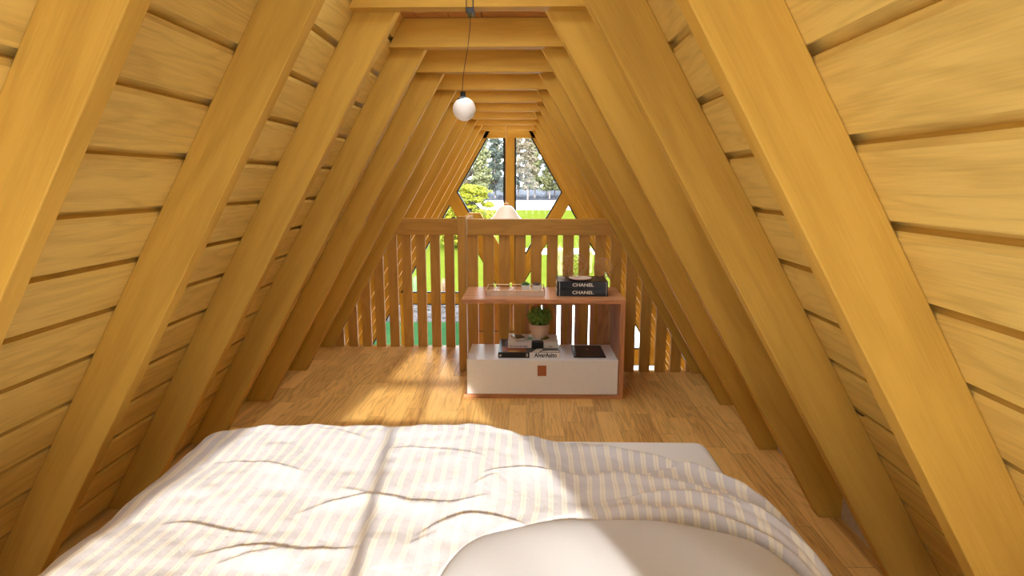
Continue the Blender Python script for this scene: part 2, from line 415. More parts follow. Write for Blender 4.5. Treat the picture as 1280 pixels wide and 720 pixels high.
for s in (-1, 1):
    # brace runs from the frame down to the beam at floor level
    def up(z): return T30*z-.053
    def lo(z): return T30*z+.111
    zc = 1.167; zl = -.04
    bm = B(); zq = (1.295-.111)/(2*T30)
    prism(bm, [(s*up(zc), YG+.004, zc), (s*(.03), YG+.004, (.083)/T30), (s*.03, YG+.004, zl), (s*lo(zl), YG+.004, zl), (s*lo(zq), YG+.004, zq)], (0, .08, 0), (s*.5, 0, .866))
    br = obj('brace', bm, M['beam'], w1)
    bm = B()
    prism(bm, [(s*(up(zc)-.018), YG+.016, zc), (s*(.061), YG+.016, (.061+.071)/T30), (s*.061, YG+.016, (.061+.053)/T30), (s*up(zc), YG+.016, zc)], (0, .05, 0), (s*.5, 0, .866))
    prism(bm, [(s*lo(zl), YG+.016, zl), (s*(lo(zl)+.016), YG+.016, zl), (s*(lo(zq)+.0), YG+.016, zq-.014*0-.0), (s*lo(zq), YG+.016, zq)], (0, .05, 0), (s*.5, 0, .866))
    obj('gasket', bm, M['gasket'], br)
bm = B()
prism(bm, [(-(T30*.93-.2), YG-.09, .93), (-(T30*.93-.053), YG-.09, .93), (-.05, YG-.09, .178), (-.0, YG-.09, .09), (-.0, YG-.09, .36)], (0, .07, 0), (.5, 0, -.866))
obj('brace', bm, M['beam'], w1)
for za, zb, xa, xb in ((-.164, -.036, -1.37, 1.37), (-.914, -.722, -1.80, -.45), (-.914, -.722, .38, 1.80)):
    bm = B(); box(bm, xa, xb, YG+.002, YG+.085, za, zb); tr = obj('transom', bm, M['beam'], w1)
    bm = B(); box(bm, xa, xb, YG+.012, YG+.06, zb, zb+.014); box(bm, xa, xb, YG+.012, YG+.06, za-.016, za); obj('gasket', bm, M['gasket'], tr)
for s in (-1, 1):
    a = .061 if s > 0 else -.044
    bm = B(); prism(bm, [(a, YG+.04, -.036), (s*xin(-.036), YG+.04, -.036), (s*xin(1.783), YG+.04, 1.783), (a, YG+.04, 1.783)], (0, .006, 0)); obj('pane', bm, M['glass'], w1)
    e = .38 if s > 0 else -.45
    bm = B(); prism(bm, [(e, YG+.04, GB), (s*xin(GB), YG+.04, GB), (s*xin(-.164), YG+.04, -.164), (e, YG+.04, -.164)], (0, .006, 0)); obj('pane', bm, M['glass'], w1)
for s in (-1, 1):
    bm = B(); box(bm, s*1.27-.055, s*1.27+.055, YG+.003, YG+.084, GB, -.164); obj('lower_mullion', bm, M['beam'], w1)
# boarded door below
d1 = struct(thing('door_1', '', '', (0, YG, GB))); del d1['label']; del d1['category']
bm = B()
for i in range(5):
    x0 = -.45+i*.166; box(bm, x0+.002, x0+.164, YG+.01, YG+.06, GB, -.515)
obj('leaf', bm, M['door'], d1)
bm = B()
for i in range(5):
    x0 = -.45+i*.166; box(bm, x0+.002, x0+.164, YG+.01, YG+.06, -.500, -.164)
obj('head_panel', bm, M['door'], d1)
bm = B(); box(bm, -.45, .38, YG+.02, YG+.05, -.515, -.5); obj('joint', bm, M['gasket'], d1)
bm = B(); box(bm, .24, .28, YG-.03, YG+.01, -1.85, -1.65); obj('handle', bm, M['black'], d1, bevel=.005)

# ------------------------------------------------------------------ roof trusses
tr_labels = {
 -1: 'golden timber roof truss closest in view, rafters nearest both picture edges',
 0: 'golden timber roof truss with its feet beside the middle of the bed',
 1: 'timber roof truss past the foot of the bed, its tie holding the globe lamp',
 2: 'timber roof truss directly behind the one that holds the globe lamp',
 3: 'timber roof truss just in front of the walnut shelf unit',
 4: 'timber roof truss where the nearer slatted railing ends on the right',
 5: 'timber roof truss where the farther slatted railing ends on the left',
 6: 'timber roof truss just beyond the loft edge, next behind the left railing',
 7: 'timber roof truss just in front of the one holding the cream bell lamp',
 8: 'timber roof truss whose tie holds the cord of the cream bell lamp',
 9: 'last timber roof truss, set right against the far gable window'}
for k in range(-1, 10):
    y = fy(k)
    t = thing('roof_truss', tr_labels[k], 'roof truss', (0, y, 0), 'A-frame roof trusses')
    for s in (-1, 1):
        zb = -2.65 if (k >= 6 or (k == 5 and s > 0)) else 0.0
        bm = B(); zt = TIE_Z1
        prism(bm, [(s*(W-zb*T30), y, zb), (s*(W-zt*T30), y, zt), (s*(WO-zt*T30), y, zt), (s*(WO-zb*T30), y, zb)], (0, .05, 0), (-s*.5, 0, .866))
        obj('rafter', bm, M['beam'], t, bevel=.003, bseg=2)
    bm = B()
    prism(bm, [(-(WO-TIE_Z0*T30), y-.06, TIE_Z0), (WO-TIE_Z0*T30, y-.06, TIE_Z0), (WO-TIE_Z1*T30, y-.06, TIE_Z1), (-(WO-TIE_Z1*T30), y-.06, TIE_Z1)], (0, .06, 0), (1, 0, 0))
    obj('collar_tie', bm, M['beam'], t, bevel=.002)

# ------------------------------------------------------------------ railings
def slat(bm, x0, x1, y0, y1, zt): box(bm, x0, x1, y0, y1, 0, zt, (0, 0, 1))
rr = thing('railing', 'slatted timber railing right behind the walnut shelf unit', 'railing', (.3, 4.0, 0), 'slatted loft railings')
bm = B(); prism(bm, [(-.195, 3.985, .939), (.785, 3.985, .939), (.725, 3.985, 1.044), (-.195, 3.985, 1.044)], (0, .06, 0), (1, 0, 0)); obj('top_rail', bm, M['rail'], rr, bevel=.002)
bm = B(); box(bm, -.262, -.208, 3.985, 4.045, 0, 1.062); obj('post', bm, M['rail'], rr, bevel=.002)
for k in range(-4, 11):
    a = .225+.1065*k; b_ = a+.0715
    def topz(x): return min(.939, (W-x)/T30)
    bm = B()
    if topz(b_) >= .939: box(bm, a, b_, 4.0, 4.03, 0, .939, (0, 0, 1))
    elif topz(a) <= .06: bm.free(); continue
    else:
        b2 = min(b_, W-.012)
        prism(bm, [(a, 4.0, 0), (b2, 4.0, 0), (b2, 4.0, topz(b2)), (a, 4.0, topz(a))], (0, .03, 0), (0, 0, 1))
    obj('slat', bm, M['rail'], rr)
rl = thing('railing', 'slatted timber railing farther back, on the left of the shelf unit', 'railing', (-.8, 4.61, 0), 'slatted loft railings')
bm = B(); prism(bm, [(-.825, 4.595, .887), (-.208, 4.595, .887), (-.208, 4.595, 1.01), (-.755, 4.595, 1.01)], (0, .06, 0), (1, 0, 0)); obj('top_rail', bm, M['rail'], rl, bevel=.002)
for k in range(-8, 2):
    a = -.434+.1105*k; b_ = a+.0725
    if a < -1.315 - .05: continue
    def tz(x): return min(.887, (W+x)/T30)
    a2 = max(a, -W+.012)
    bm = B(); prism(bm, [(a2, 4.61, 0), (b_, 4.61, 0), (b_, 4.61, tz(b_)), (a2, 4.61, tz(a2))], (0, .03, 0), (0, 0, 1)); obj('slat', bm, M['rail'], rl)
rt = thing('railing', 'short slatted return railing joining the nearer and the farther railing', 'railing', (-.235, 4.3, 0), 'slatted loft railings')
bm = B(); box(bm, -.262, -.208, 4.047, 4.593, .935, 1.04); obj('top_rail', bm, M['rail'], rt)
for k in range(5):
    y = 4.08+.108*k; bm = B(); box(bm, -.25, -.22, y, y+.07, 0, .935, (0, 0, 1)); obj('slat', bm, M['rail'], rt)

# ------------------------------------------------------------------ walnut shelf unit and white box
Y0, Y1 = 3.47, 3.90
su = thing('shelf_unit', 'low walnut shelf unit open at the left, standing before the slatted railing', 'shelf', (.3, 3.68, 0))
bm = B(); box(bm, -.18, .776, Y0, Y1, 0, .024); obj('bottom_board', bm, M['walnut'], su, bevel=.0015)
bm = B(); box(bm, .747, .776, Y0, Y1, .024, .583); obj('side_panel', bm, M['walnut'], su, bevel=.0015)
bm = B(); box(bm, -.186, .776, Y0, Y1, .583, .608); obj('top_board', bm, M['walnut'], su, bevel=.0015)
for a, b_ in ((.19, .215), (.245, .27), (.300, .332), (.373, .394), (.421, .445), (.469, .496), (.512, .541), (.612, .642), (.665, .696), (.704, .737)):
    bm = B(); box(bm, a, b_, 3.875, 3.89, .024, .583); obj('back_slat', bm, M['walnut'], su)
bx = thing('storage_box', 'long white storage box with a tan leather tab inside the walnut shelf unit', 'box', (.29, 3.65, .024))
bm = B(); box(bm, -.16, .743, 3.472, 3.83, .026, .24); obj('box_body', bm, M['white'], bx, bevel=.003)
bm = B(); box(bm, .263, .316, 3.468, 3.472, .142, .206); h = obj('pull_tab', bm, M['tan'], bx, bevel=.001); h['label'] = 'tan leather pull tab'

# books on white box
def mk_book(label, x0, x1, y0, y1, z0, z1, cover, cat='book', rot=0, group=None):
    c = ((x0+x1)/2, (y0+y1)/2, z0); t = thing('book', label, cat, c, group)
    bm = B(); th = .0025
    box(bm, x0, x1, y0, y1, z1-th, z1); box(bm, x0, x1, y0, y1, z0, z0+th); box(bm, x0, x1, y0, y0+th, z0+th, z1-th)
    obj('cover', bm, cover, t, bevel=.0006)
    bm = B(); box(bm, x0+.004, x1-.004, y0+th, y1-.004, z0+th, z1-th); obj('pages', bm, M['paper'], t)
    t['spine_y'] = y0; return t
ab = mk_book('thick art book with half black, half white spine, lowest on the white box', .027, .399, 3.51, 3.82, .2405, .276, M['blackpaper'])
bm = B(); box(bm, .215, .3985, 3.5092, 3.51, .241, .2755); s_ = obj('spine_panel', bm, M['whitepot'], ab); s_['label'] = 'white half of the spine'
text('title', 'AlvarAalto', .036, (.312, 3.5085, .2585), FRONT, M['ink'], ab, .0008, .0003, .86)
text('series_mark', 'II', .03, (.20, 3.5093, .258), FRONT, M['letter'], ab, .0002, .0003, .9)
text('publisher_mark', 'o', .022, (.040, 3.5093, .258), FRONT, M['letter'], ab, .0008, .0003)
TOPR = Matrix.Identity(3)
def patch(bm, pts, z, t=.0005): prism(bm, [(x, y, z) for x, y in pts], (0, 0, t))
bm = B(); patch(bm, [(.045, 3.53), (.20, 3.53), (.19, 3.60), (.05, 3.64)], .276); obj('cover_print', bm, M['orange_print'], ab)
bm = B(); patch(bm, [(.08, 3.52), (.13, 3.516), (.165, 3.523), (.13, 3.545), (.09, 3.54)], .2766); obj('cover_print', bm, M['yellow_print'], ab)
bm = B(); patch(bm, [(.285, 3.514), (.34, 3.513), (.395, 3.52), (.39, 3.545), (.33, 3.55), (.29, 3.535)], .2766); obj('cover_print', bm, M['paper'], ab)
bm = B(); patch(bm, [(.23, 3.512), (.27, 3.513), (.29, 3.56), (.30, 3.59), (.26, 3.59)], .2763); obj('cover_print', bm, M['paper'], ab)

wbk = mk_book('white paperback with green cover print, lying on the thick art book', .083, .393, 3.60, 3.80, .2775, .316, M['whitepot'])
bm = B(); box(bm, .228, .302, 3.5992, 3.60, .278, .3155); patch(bm, [(.228, 3.60), (.302, 3.60), (.298, 3.64), (.234, 3.64)], .3161); obj('cover_photo', bm, M['ink'], wbk)
text('title', 'this is alvar aalto design', .0135, (.150, 3.5992, .289), FRONT, M['ink'], wbk, .0001, .0002, .85)
text('title', 'aalto', .0125, (.345, 3.5992, .289), FRONT, M['ink'], wbk, .0001, .0002, .9)
bm = B(); patch(bm, [(.197, 3.65), (.235, 3.65), (.232, 3.71), (.215, 3.73), (.200, 3.70)], .3161); o = obj('cover_print', bm, M['green_print'], wbk)
bm = B(); patch(bm, [(.285, 3.655), (.325, 3.66), (.345, 3.70), (.33, 3.74), (.29, 3.72)], .3161); o = obj('cover_print', bm, M['olive_print'], wbk)

ph = thing('smartphone', 'small silver-rimmed smartphone lying on the white paperback', 'phone', (.14, 3.68, .3165))
def quadbox(bm, pts, z0, z1): prism(bm, [(x, y, z0) for x, y in pts], (0, 0, z1-z0))
bm = B(); quadbox(bm, [(.135, 3.615), (.205, 3.65), (.158, 3.755), (.092, 3.735)], .3168, .3285); obj('phone_body', bm, M['silver'], ph, bevel=.003)
bm = B(); quadbox(bm, [(.137, 3.626), (.195, 3.655), (.156, 3.743), (.101, 3.727)], .3287, .3292); obj('screen', bm, M['phone'], ph)

nb = thing('notebook', 'thin square black notebook lying alone at the right end of the white box', 'notebook', (.58, 3.65, .24))
bm = B(); quadbox(bm, [(.483, 3.52), (.676, 3.52), (.674, 3.775), (.479, 3.775)], .2405, .2485); obj('cover', bm, M['blackpaper'], nb, bevel=.0015)
bm = B(); box(bm, .576, .580, 3.675, 3.695, .2486, .249); box(bm, .568, .588, 3.683, 3.687, .2486, .249); obj('cover_mark', bm, M['letter'], nb)

def leaves(n, fn, size, aspect=1.7, up=0.0):
    """leaf quads at points and normals from fn()"""
    V, F = [], []
    for _ in range(n):
        p, nn = fn(); nn = Vector(nn)+Vector((random.gauss(0, .5), random.gauss(0, .5), random.gauss(0, .5)+up)); nn.normalize()
        a = nn.orthogonal().normalized(); a.rotate(Matrix.Rotation(random.uniform(0, 6.28), 3, nn)); b = nn.cross(a); s = size*random.uniform(.6, 1.3)
        p = Vector(p); i = len(V)
        V += [p-a*s*aspect*.5, p+b*s*.5-a*s*.05, p+a*s*aspect*.5, p-b*s*.5+a*s*.05]; F.append((i, i+1, i+2, i+3))
    return V, F
def mesh_obj(name, V, F, mat, parent=None, loc=(0, 0, 0)):
    me = bpy.data.meshes.new(name); me.from_pydata([tuple(v) for v in V], [], F); me.materials.append(mat)
    o = bpy.data.objects.new(name, me); COL.objects.link(o); o.location = loc
    if parent is not None: o.parent = parent
    return o
def ell(c, r, inner=.75):
    def f():
        while True:
            d = Vector((random.gauss(0, 1), random.gauss(0, 1), random.gauss(0, 1)))
            if d.length > .1: break
        d.normalize(); k = random.uniform(inner, 1.0)
        return (c[0]+d.x*r[0]*k, c[1]+d.y*r[1]*k, c[2]+d.z*r[2]*k), (d.x/r[0], d.y/r[1], d.z/r[2]) if False else d
    return f

pp = thing('potted_plant', 'round green boxwood ball in a blush bowl pot, standing on the books', 'plant', (.278, 3.70, .3168))
bm = B(); lathe(bm, [(0, 0), (.026, 0), (.036, .006), (.052, .028), (.062, .055), (.0665, .095), (.0625, .095), (.058, .058), (.048, .03), (0, .015)], 36, (.278, 3.70, .3168)); obj('pot', bm, M['pot'], pp, smooth=True)
bm = B(); lathe(bm, [(.0600, .080), (.04, .087), (0, .09)], 24, (.278, 3.70, .3168)); obj('soil', bm, M['soil'], pp, smooth=True)
V, F = leaves(1500, ell((0, 0, .137), (.074, .074, .058), .55), .013, 1.3)
V2, F2 = leaves(120, ell((0, 0, .145), (.082, .082, .062), .95), .012, 1.3)
n0 = len(V); V += V2; F += [tuple(i+n0 for i in f) for f in F2]
mesh_obj('foliage', V, F, M['leaf_box'], pp)

# tray on top board
ty = thing('tray', 'long clear acrylic tray with a low frame on the left of the walnut top board', 'tray', (.13, 3.66, .608))
bm = B(); box(bm, -.045, .303, 3.56, 3.775, .6085, .612); obj('tray_base', bm, M['frosted'], ty)
bm = B(); box(bm, -.045, .303, 3.557, 3.560, .6085, .643); obj('front_panel', bm, M['frosted'], ty)
for nm, a in (('back_panel', (-.045, .303, 3.775, 3.778, .6085, .643)), ('end_panel', (-.048, -.045, 3.557, 3.778, .6085, .643)), ('end_panel', (.303, .306, 3.557, 3.778, .6085, .643)), ('divider', (.128, .131, 3.56, 3.775, .612, .643))):
    bm = B(); box(bm, *a); obj(nm, bm, M['acrylic'], ty)
bm = B()
for a, b_ in (((-.046, 3.5585, .645), (.304, 3.5585, .645)), ((.304, 3.5585, .645), (.304, 3.7765, .645)), ((.304, 3.7765, .645), (-.046, 3.7765, .645)), ((-.046, 3.7765, .645), (-.046, 3.5585, .645)), ((.1295, 3.5585, .645), (.1295, 3.7765, .645)),
             ((-.046, 3.5585, .61), (-.046, 3.5585, .645)), ((.304, 3.5585, .61), (.304, 3.5585, .645)), ((-.046, 3.7765, .61), (-.046, 3.7765, .645)), ((.304, 3.7765, .61), (.304, 3.7765, .645)), ((.1295, 3.5585, .61), (.1295, 3.5585, .645))):
    tube(bm, [a, b_], .0022, 6)
obj('tray_rim', bm, M['brass'], ty)
for x, lab, lm, spk in ((.190, 'square white pot with a green succulent, left of two in the tray', 'leaf_succ', 0), (.258, 'square white pot with a mauve-brown succulent, right of two in the tray', 'leaf_dry', 1)):
    t = thing('potted_succulent', lab, 'plant', (x, 3.65, .6125), 'succulents in the tray')
    bm = B(); h = .052; a, c = .021, .0265
    bot = [(x-a, 3.65-a, .6125), (x+a, 3.65-a, .6125), (x+a, 3.65+a, .6125), (x-a, 3.65+a, .6125)]
    vb = [bm.verts.new(p) for p in bot]; vt = [bm.verts.new((x+sx*c, 3.65+sy*c, .6125+h)) for sx, sy in ((-1, -1), (1, -1), (1, 1), (-1, 1))]
    vi = [bm.verts.new((x+sx*(c-.003), 3.65+sy*(c-.003), .6125+h)) for sx, sy in ((-1, -1), (1, -1), (1, 1), (-1, 1))]
    vj = [bm.verts.new((x+sx*(c-.005), 3.65+sy*(c-.005), .6125+h-.007)) for sx, sy in ((-1, -1), (1, -1), (1, 1), (-1, 1))]
    bm.faces.new(vb[::-1])
    for i in range(4):
        j = (i+1) % 4; bm.faces.new((vb[i], vb[j], vt[j], vt[i])); bm.faces.new((vt[i], vt[j], vi[j], vi[i])); bm.faces.new((vi[i], vi[j], vj[j], vj[i]))
    bm.faces.new(vj); obj('pot', bm, M['whitepot'], t)
    bm = B()
    for q in range(34):                               # pointed fleshy leaves in a rosette
        an = q*2.4; el = .15+1.3*(q/34); L = .034*(1-.25*q/34)*(.9 if spk else 1)
        d = Vector((math.cos(an)*math.cos(el), math.sin(an)*math.cos(el), math.sin(el))); c0 = Vector((x, 3.65, .6125+h-.006))
        tube(bm, [c0, c0+d*L*.5, c0+d*L], [.003, .0048, .0006], 5)
    obj('leaves', bm, M[lm], t, smooth=True)

# black books, dish, wire spheres
for i, (lab, z0, z1) in enumerate((('black book with white spine capitals, the lower of two on the walnut top', .6085, .6535), ('black book with white spine capitals, the upper of two on the walnut top', .6545, .699))):
    t = mk_book(lab, .378, .684, 3.572, 3.79, z0, z1, M['blackpaper'], group='black books on the walnut top')
    text('title', 'CHANEL', .0275, (.534, 3.5715, z0+.0225), FRONT, M['letter'], t, .0007, .0004, 1.2)
    for x in (.394, .674):
        bm = B(); box(bm, x-.0012, x+.0012, 3.5712, 3.572, z0+.001, z1-.001); o = obj('spine_edge_line', bm, M['paper'], t)
    if i:
        bm = B()
        for cx, a0 in ((.410, 40), (.421, 220)):
            pts = [(cx+.010*math.cos(R(a0+q*20)), 3.70+.020*math.sin(R(a0+q*20)), .6993) for q in range(15)]
            tube(bm, pts, .0016, 5)
        obj('cover_emblem', bm, M['letter'], t)
ds = thing('dish', 'shallow blush oval dish lying on the black books', 'dish', (.553, 3.635, .6995))
bm = B(); lathe(bm, [(0, 0), (.045, 0), (.066, .008), (.070, .013), (.0675, .0135), (.060, .009), (.04, .004), (0, .003)], 40, (.522, 3.640, .6998)); obj('dish_body', bm, M['plate'], ds, smooth=True)
def wire_ball(lab, c, r, n):
    t = thing('wire_sphere', lab, 'ornament', (c[0], c[1], c[2]-r), 'wire spheres on the black books'); bm = B()
    for q in range(n):
        ax = Vector((math.cos(q*2.4)*math.sqrt(1-((q+.5)/n)**2), math.sin(q*2.4)*math.sqrt(1-((q+.5)/n)**2), (q+.5)/n)); a = ax.orthogonal().normalized(); b_ = ax.cross(a)
        pts = [Vector(c)+(a*math.cos(j*math.pi/16)+b_*math.sin(j*math.pi/16))*r for j in range(32)]
        tube(bm, pts, .0012, 4, True)
    obj('wire_rings', bm, M['wire'], t)
wire_ball('larger of the two copper wire spheres, standing on the black books', (.488, 3.70, .782), .081, 13)
wire_ball('smaller of the two copper wire spheres, standing on the black books', (.672, 3.72, .7615), .061, 11)

# ------------------------------------------------------------------ pendants
pl = thing('pendant_lamp', 'small white globe pendant on a thin black cord from the second roof tie', 'lamp', (0, 2.155, 1.84))
bm = B(); box(bm, -.012, .012, 2.125, 2.183, 1.838, 1.855); box(bm, -.013, -.010, 2.12, 2.124, 1.838, 1.885); box(bm, .009, .013, 2.12, 2.124, 1.838, 1.885); obj('cord_clip', bm, M['black'], pl, bevel=.001)
ctl = [Vector(p) for p in ((0, 2.155, 1.845), (-.004, 2.155, 1.79), (-.011, 2.155, 1.735), (-.022, 2.155, 1.68), (-.0295, 2.155, 1.635), (-.0315, 2.155, 1.60), (-.0315, 2.155, 1.583))]
bm = B(); tube(bm, ctl, .0013, 6); obj('cord', bm, M['black'], pl, smooth=True)
gx, gz, gr = -.026, 1.536, .0395
bm = B(); lathe(bm, [(0, .064), (.009, .064), (.0095, .050), (.012, .046), (.022, .039), (.023, .034), (0, .034)], 24, (gx-.004, 2.155, gz-.009)); obj('cap', bm, M['black'], pl, smooth=False)
bm = B(); bmesh.ops.create_uvsphere(bm, u_segments=40, v_segments=24, radius=gr, matrix=Matrix.Translation((gx, 2.155, gz-.003))); obj('globe', bm, M['globe'], pl, smooth=True)

cl = thing('pendant_lamp', 'cream bell-shaped pendant hanging beyond the railing before the gable window', 'lamp', (-.012, 6.35, 1.85))
bm = B(); tube(bm, [(-.012, 6.35, 1.855), (-.012, 6.35, 1.08)], .005, 8); obj('cord', bm, M['brass'], cl)
bm = B(); lathe(bm, [(0, 1.10), (.010, 1.10), (.012, 1.075), (.024, 1.062), (.024, 1.045), (0, 1.045)], 20, (-.012, 6.35, 0)); obj('cap', bm, M['brass'], cl)
bm = B(); lathe(bm, [(.02, 1.048), (.052, 1.040), (.075, 1.020), (.10, .985), (.135, .935), (.165, .905), (.185, .865), (.19, .84), (.186, .84), (.18, .865), (.16, .90), (.13, .93), (.095, .98), (.07, 1.012), (.02, 1.04)], 40, (-.012, 6.35, 0)); obj('lamp_shade', bm, M['shade'], cl, smooth=True)

# ------------------------------------------------------------------ bed
bd = thing('bed', 'low bed base under the white mattress', 'bed', (0, .8, 0))
bm = B(); box(bm, -.74, .74, -.22, 1.77, .07, .21, (0, 1, 0)); obj('base', bm, M['walnut'], bd, bevel=.005)
for x in (-.7, .64):
    for y in (-.18, 1.67): bm = B(); box(bm, x, x+.06, y, y+.06, 0, .07); obj('leg', bm, M['walnut'], bd)
bm = B(); box(bm, -.76, .76, -.22, 1.81, .2105, .488); mt = obj('mattress', bm, M['sheet'], None, bevel=.045, bseg=5, smooth=True)
tag(mt, 'white mattress on the low bed, bare at its far right corner', 'mattress')

CRE = [[(-0.659, 1.505), (-0.607, 1.511), (-0.538, 1.503), (-0.461, 1.473), (-0.382, 1.445)], [(-0.474, 1.74), (-0.39, 1.724), (-0.331, 1.691), (-0.27, 1.659)], [(-0.626, 1.214), (-0.565, 1.221), (-0.492, 1.198), (-0.431, 1.181), (-0.373, 1.173)], [(-0.333, 1.248), (-0.292, 1.289), (-0.226, 1.322), (-0.171, 1.331), (-0.109, 1.314), (-0.078, 1.301), (-0.003, 1.302), (0.043, 1.31), (0.098, 1.34)], [(-0.271, 1.374), (-0.216, 1.356), (-0.173, 1.338)], [(-0.484, 1.086), (-0.432, 1.114), (-0.355, 1.129), (-0.298, 1.111), (-0.202, 1.118), (-0.154, 1.125)], [(-0.423, 1.063), (-0.373, 1.094), (-0.297, 1.108)], [(-0.206, 1.597), (-0.146, 1.603), (-0.029, 1.585), (0.075, 1.543)], [(0.075, 1.445), (0.132, 1.468), (0.206, 1.478), (0.278, 1.466), (0.348, 1.438)], [(0.065, 1.388), (0.093, 1.421), (0.117, 1.438)], [(-0.046, 1.174), (-0.0, 1.214), (0.058, 1.25), (0.122, 1.241), (0.202, 1.206)], [(-0.059, 1.135), (-0.027, 1.16), (0.005, 1.178)], [(0.377, 1.608), (0.508, 1.581), (0.611, 1.549), (0.695, 1.475)], [(0.348, 1.438), (0.466, 1.47), (0.596, 1.49), (0.69, 1.458), (0.746, 1.387)], [(0.367, 1.342), (0.466, 1.358), (0.563, 1.36), (0.651, 1.333), (0.721, 1.27)], [(0.202, 1.206), (0.265, 1.222), (0.36, 1.279)]]
AMP = [a_*.55 for a_ in [.012, .008, .013, .020, .008, .014, .010, .012, .018, .009, .022, .010, .014, .020, .020, .012]]

def seg_field(X, Y):
    """fold heights from the crease lines: a soft swell on the near side, a sharp fall on the far side"""
    H = np.zeros_like(X); D = np.zeros_like(X)
    for pl_, amp in zip(CRE, AMP):
        P = np.array(pl_)
        t = np.linspace(0, 1, 24); tt = np.linspace(0, 1, len(P))
        P = np.stack([np.interp(t, tt, P[:, 0]), np.interp(t, tt, P[:, 1])], 1)
        k = np.array([.25, .5, .25])
        for _ in range(2):
            Q = P.copy(); Q[1:-1] = P[:-2]*.25+P[1:-1]*.5+P[2:]*.25; P = Q
        best = np.full(X.shape, 9.); sg = np.zeros_like(X); par = np.zeros_like(X)
        for i in range(len(P)-1):
            a, b = P[i], P[i+1]; d = b-a; L2 = (d**2).sum()+1e-12
            u = np.clip(((X-a[0])*d[0]+(Y-a[1])*d[1])/L2, 0, 1)
            dx = X-(a[0]+u*d[0]); dy = Y-(a[1]+u*d[1]); dist = np.hypot(dx, dy)
            m = dist < best; best = np.where(m, dist, best)
            nrm = np.array([-d[1], d[0]]); s = np.sign(dx*nrm[0]+dy*nrm[1])
            if nrm[1] < 0: s = -s
            sg = np.where(m, s, sg); par = np.where(m, (i+u)/(len(P)-1), par)
        env = np.sin(np.pi*np.clip(par, .0, 1.))**.6
        endf = np.exp(-((np.maximum(best-.0, 0))/.16)**2)
        near = amp*np.exp(-best/.055)*env; far = amp*(1.55*np.exp(-best/.007)-.55*np.exp(-best/.05))*env
        H += np.where(sg > 0, far, near)*endf
        D += np.where(sg > 0, 1, -.6)*.010*np.exp(-best/.04)*env*(amp/.02)
    return H, D
def vnoise(X, Y, sc, seed):
    r = np.random.RandomState(seed); G = r.rand(64, 64)
    x = X*sc+20; y = Y*sc+20; xi = np.floor(x).astype(int); yi = np.floor(y).astype(int); fx = x-xi; fy_ = y-yi
    fx = fx*fx*(3-2*fx); fy_ = fy_*fy_*(3-2*fy_)
    g = lambda a, b: G[a % 64, b % 64]
    return (g(xi, yi)*(1-fx)+g(xi+1, yi)*fx)*(1-fy_)+(g(xi, yi+1)*(1-fx)+g(xi+1, yi+1)*fx)*fy_-.5

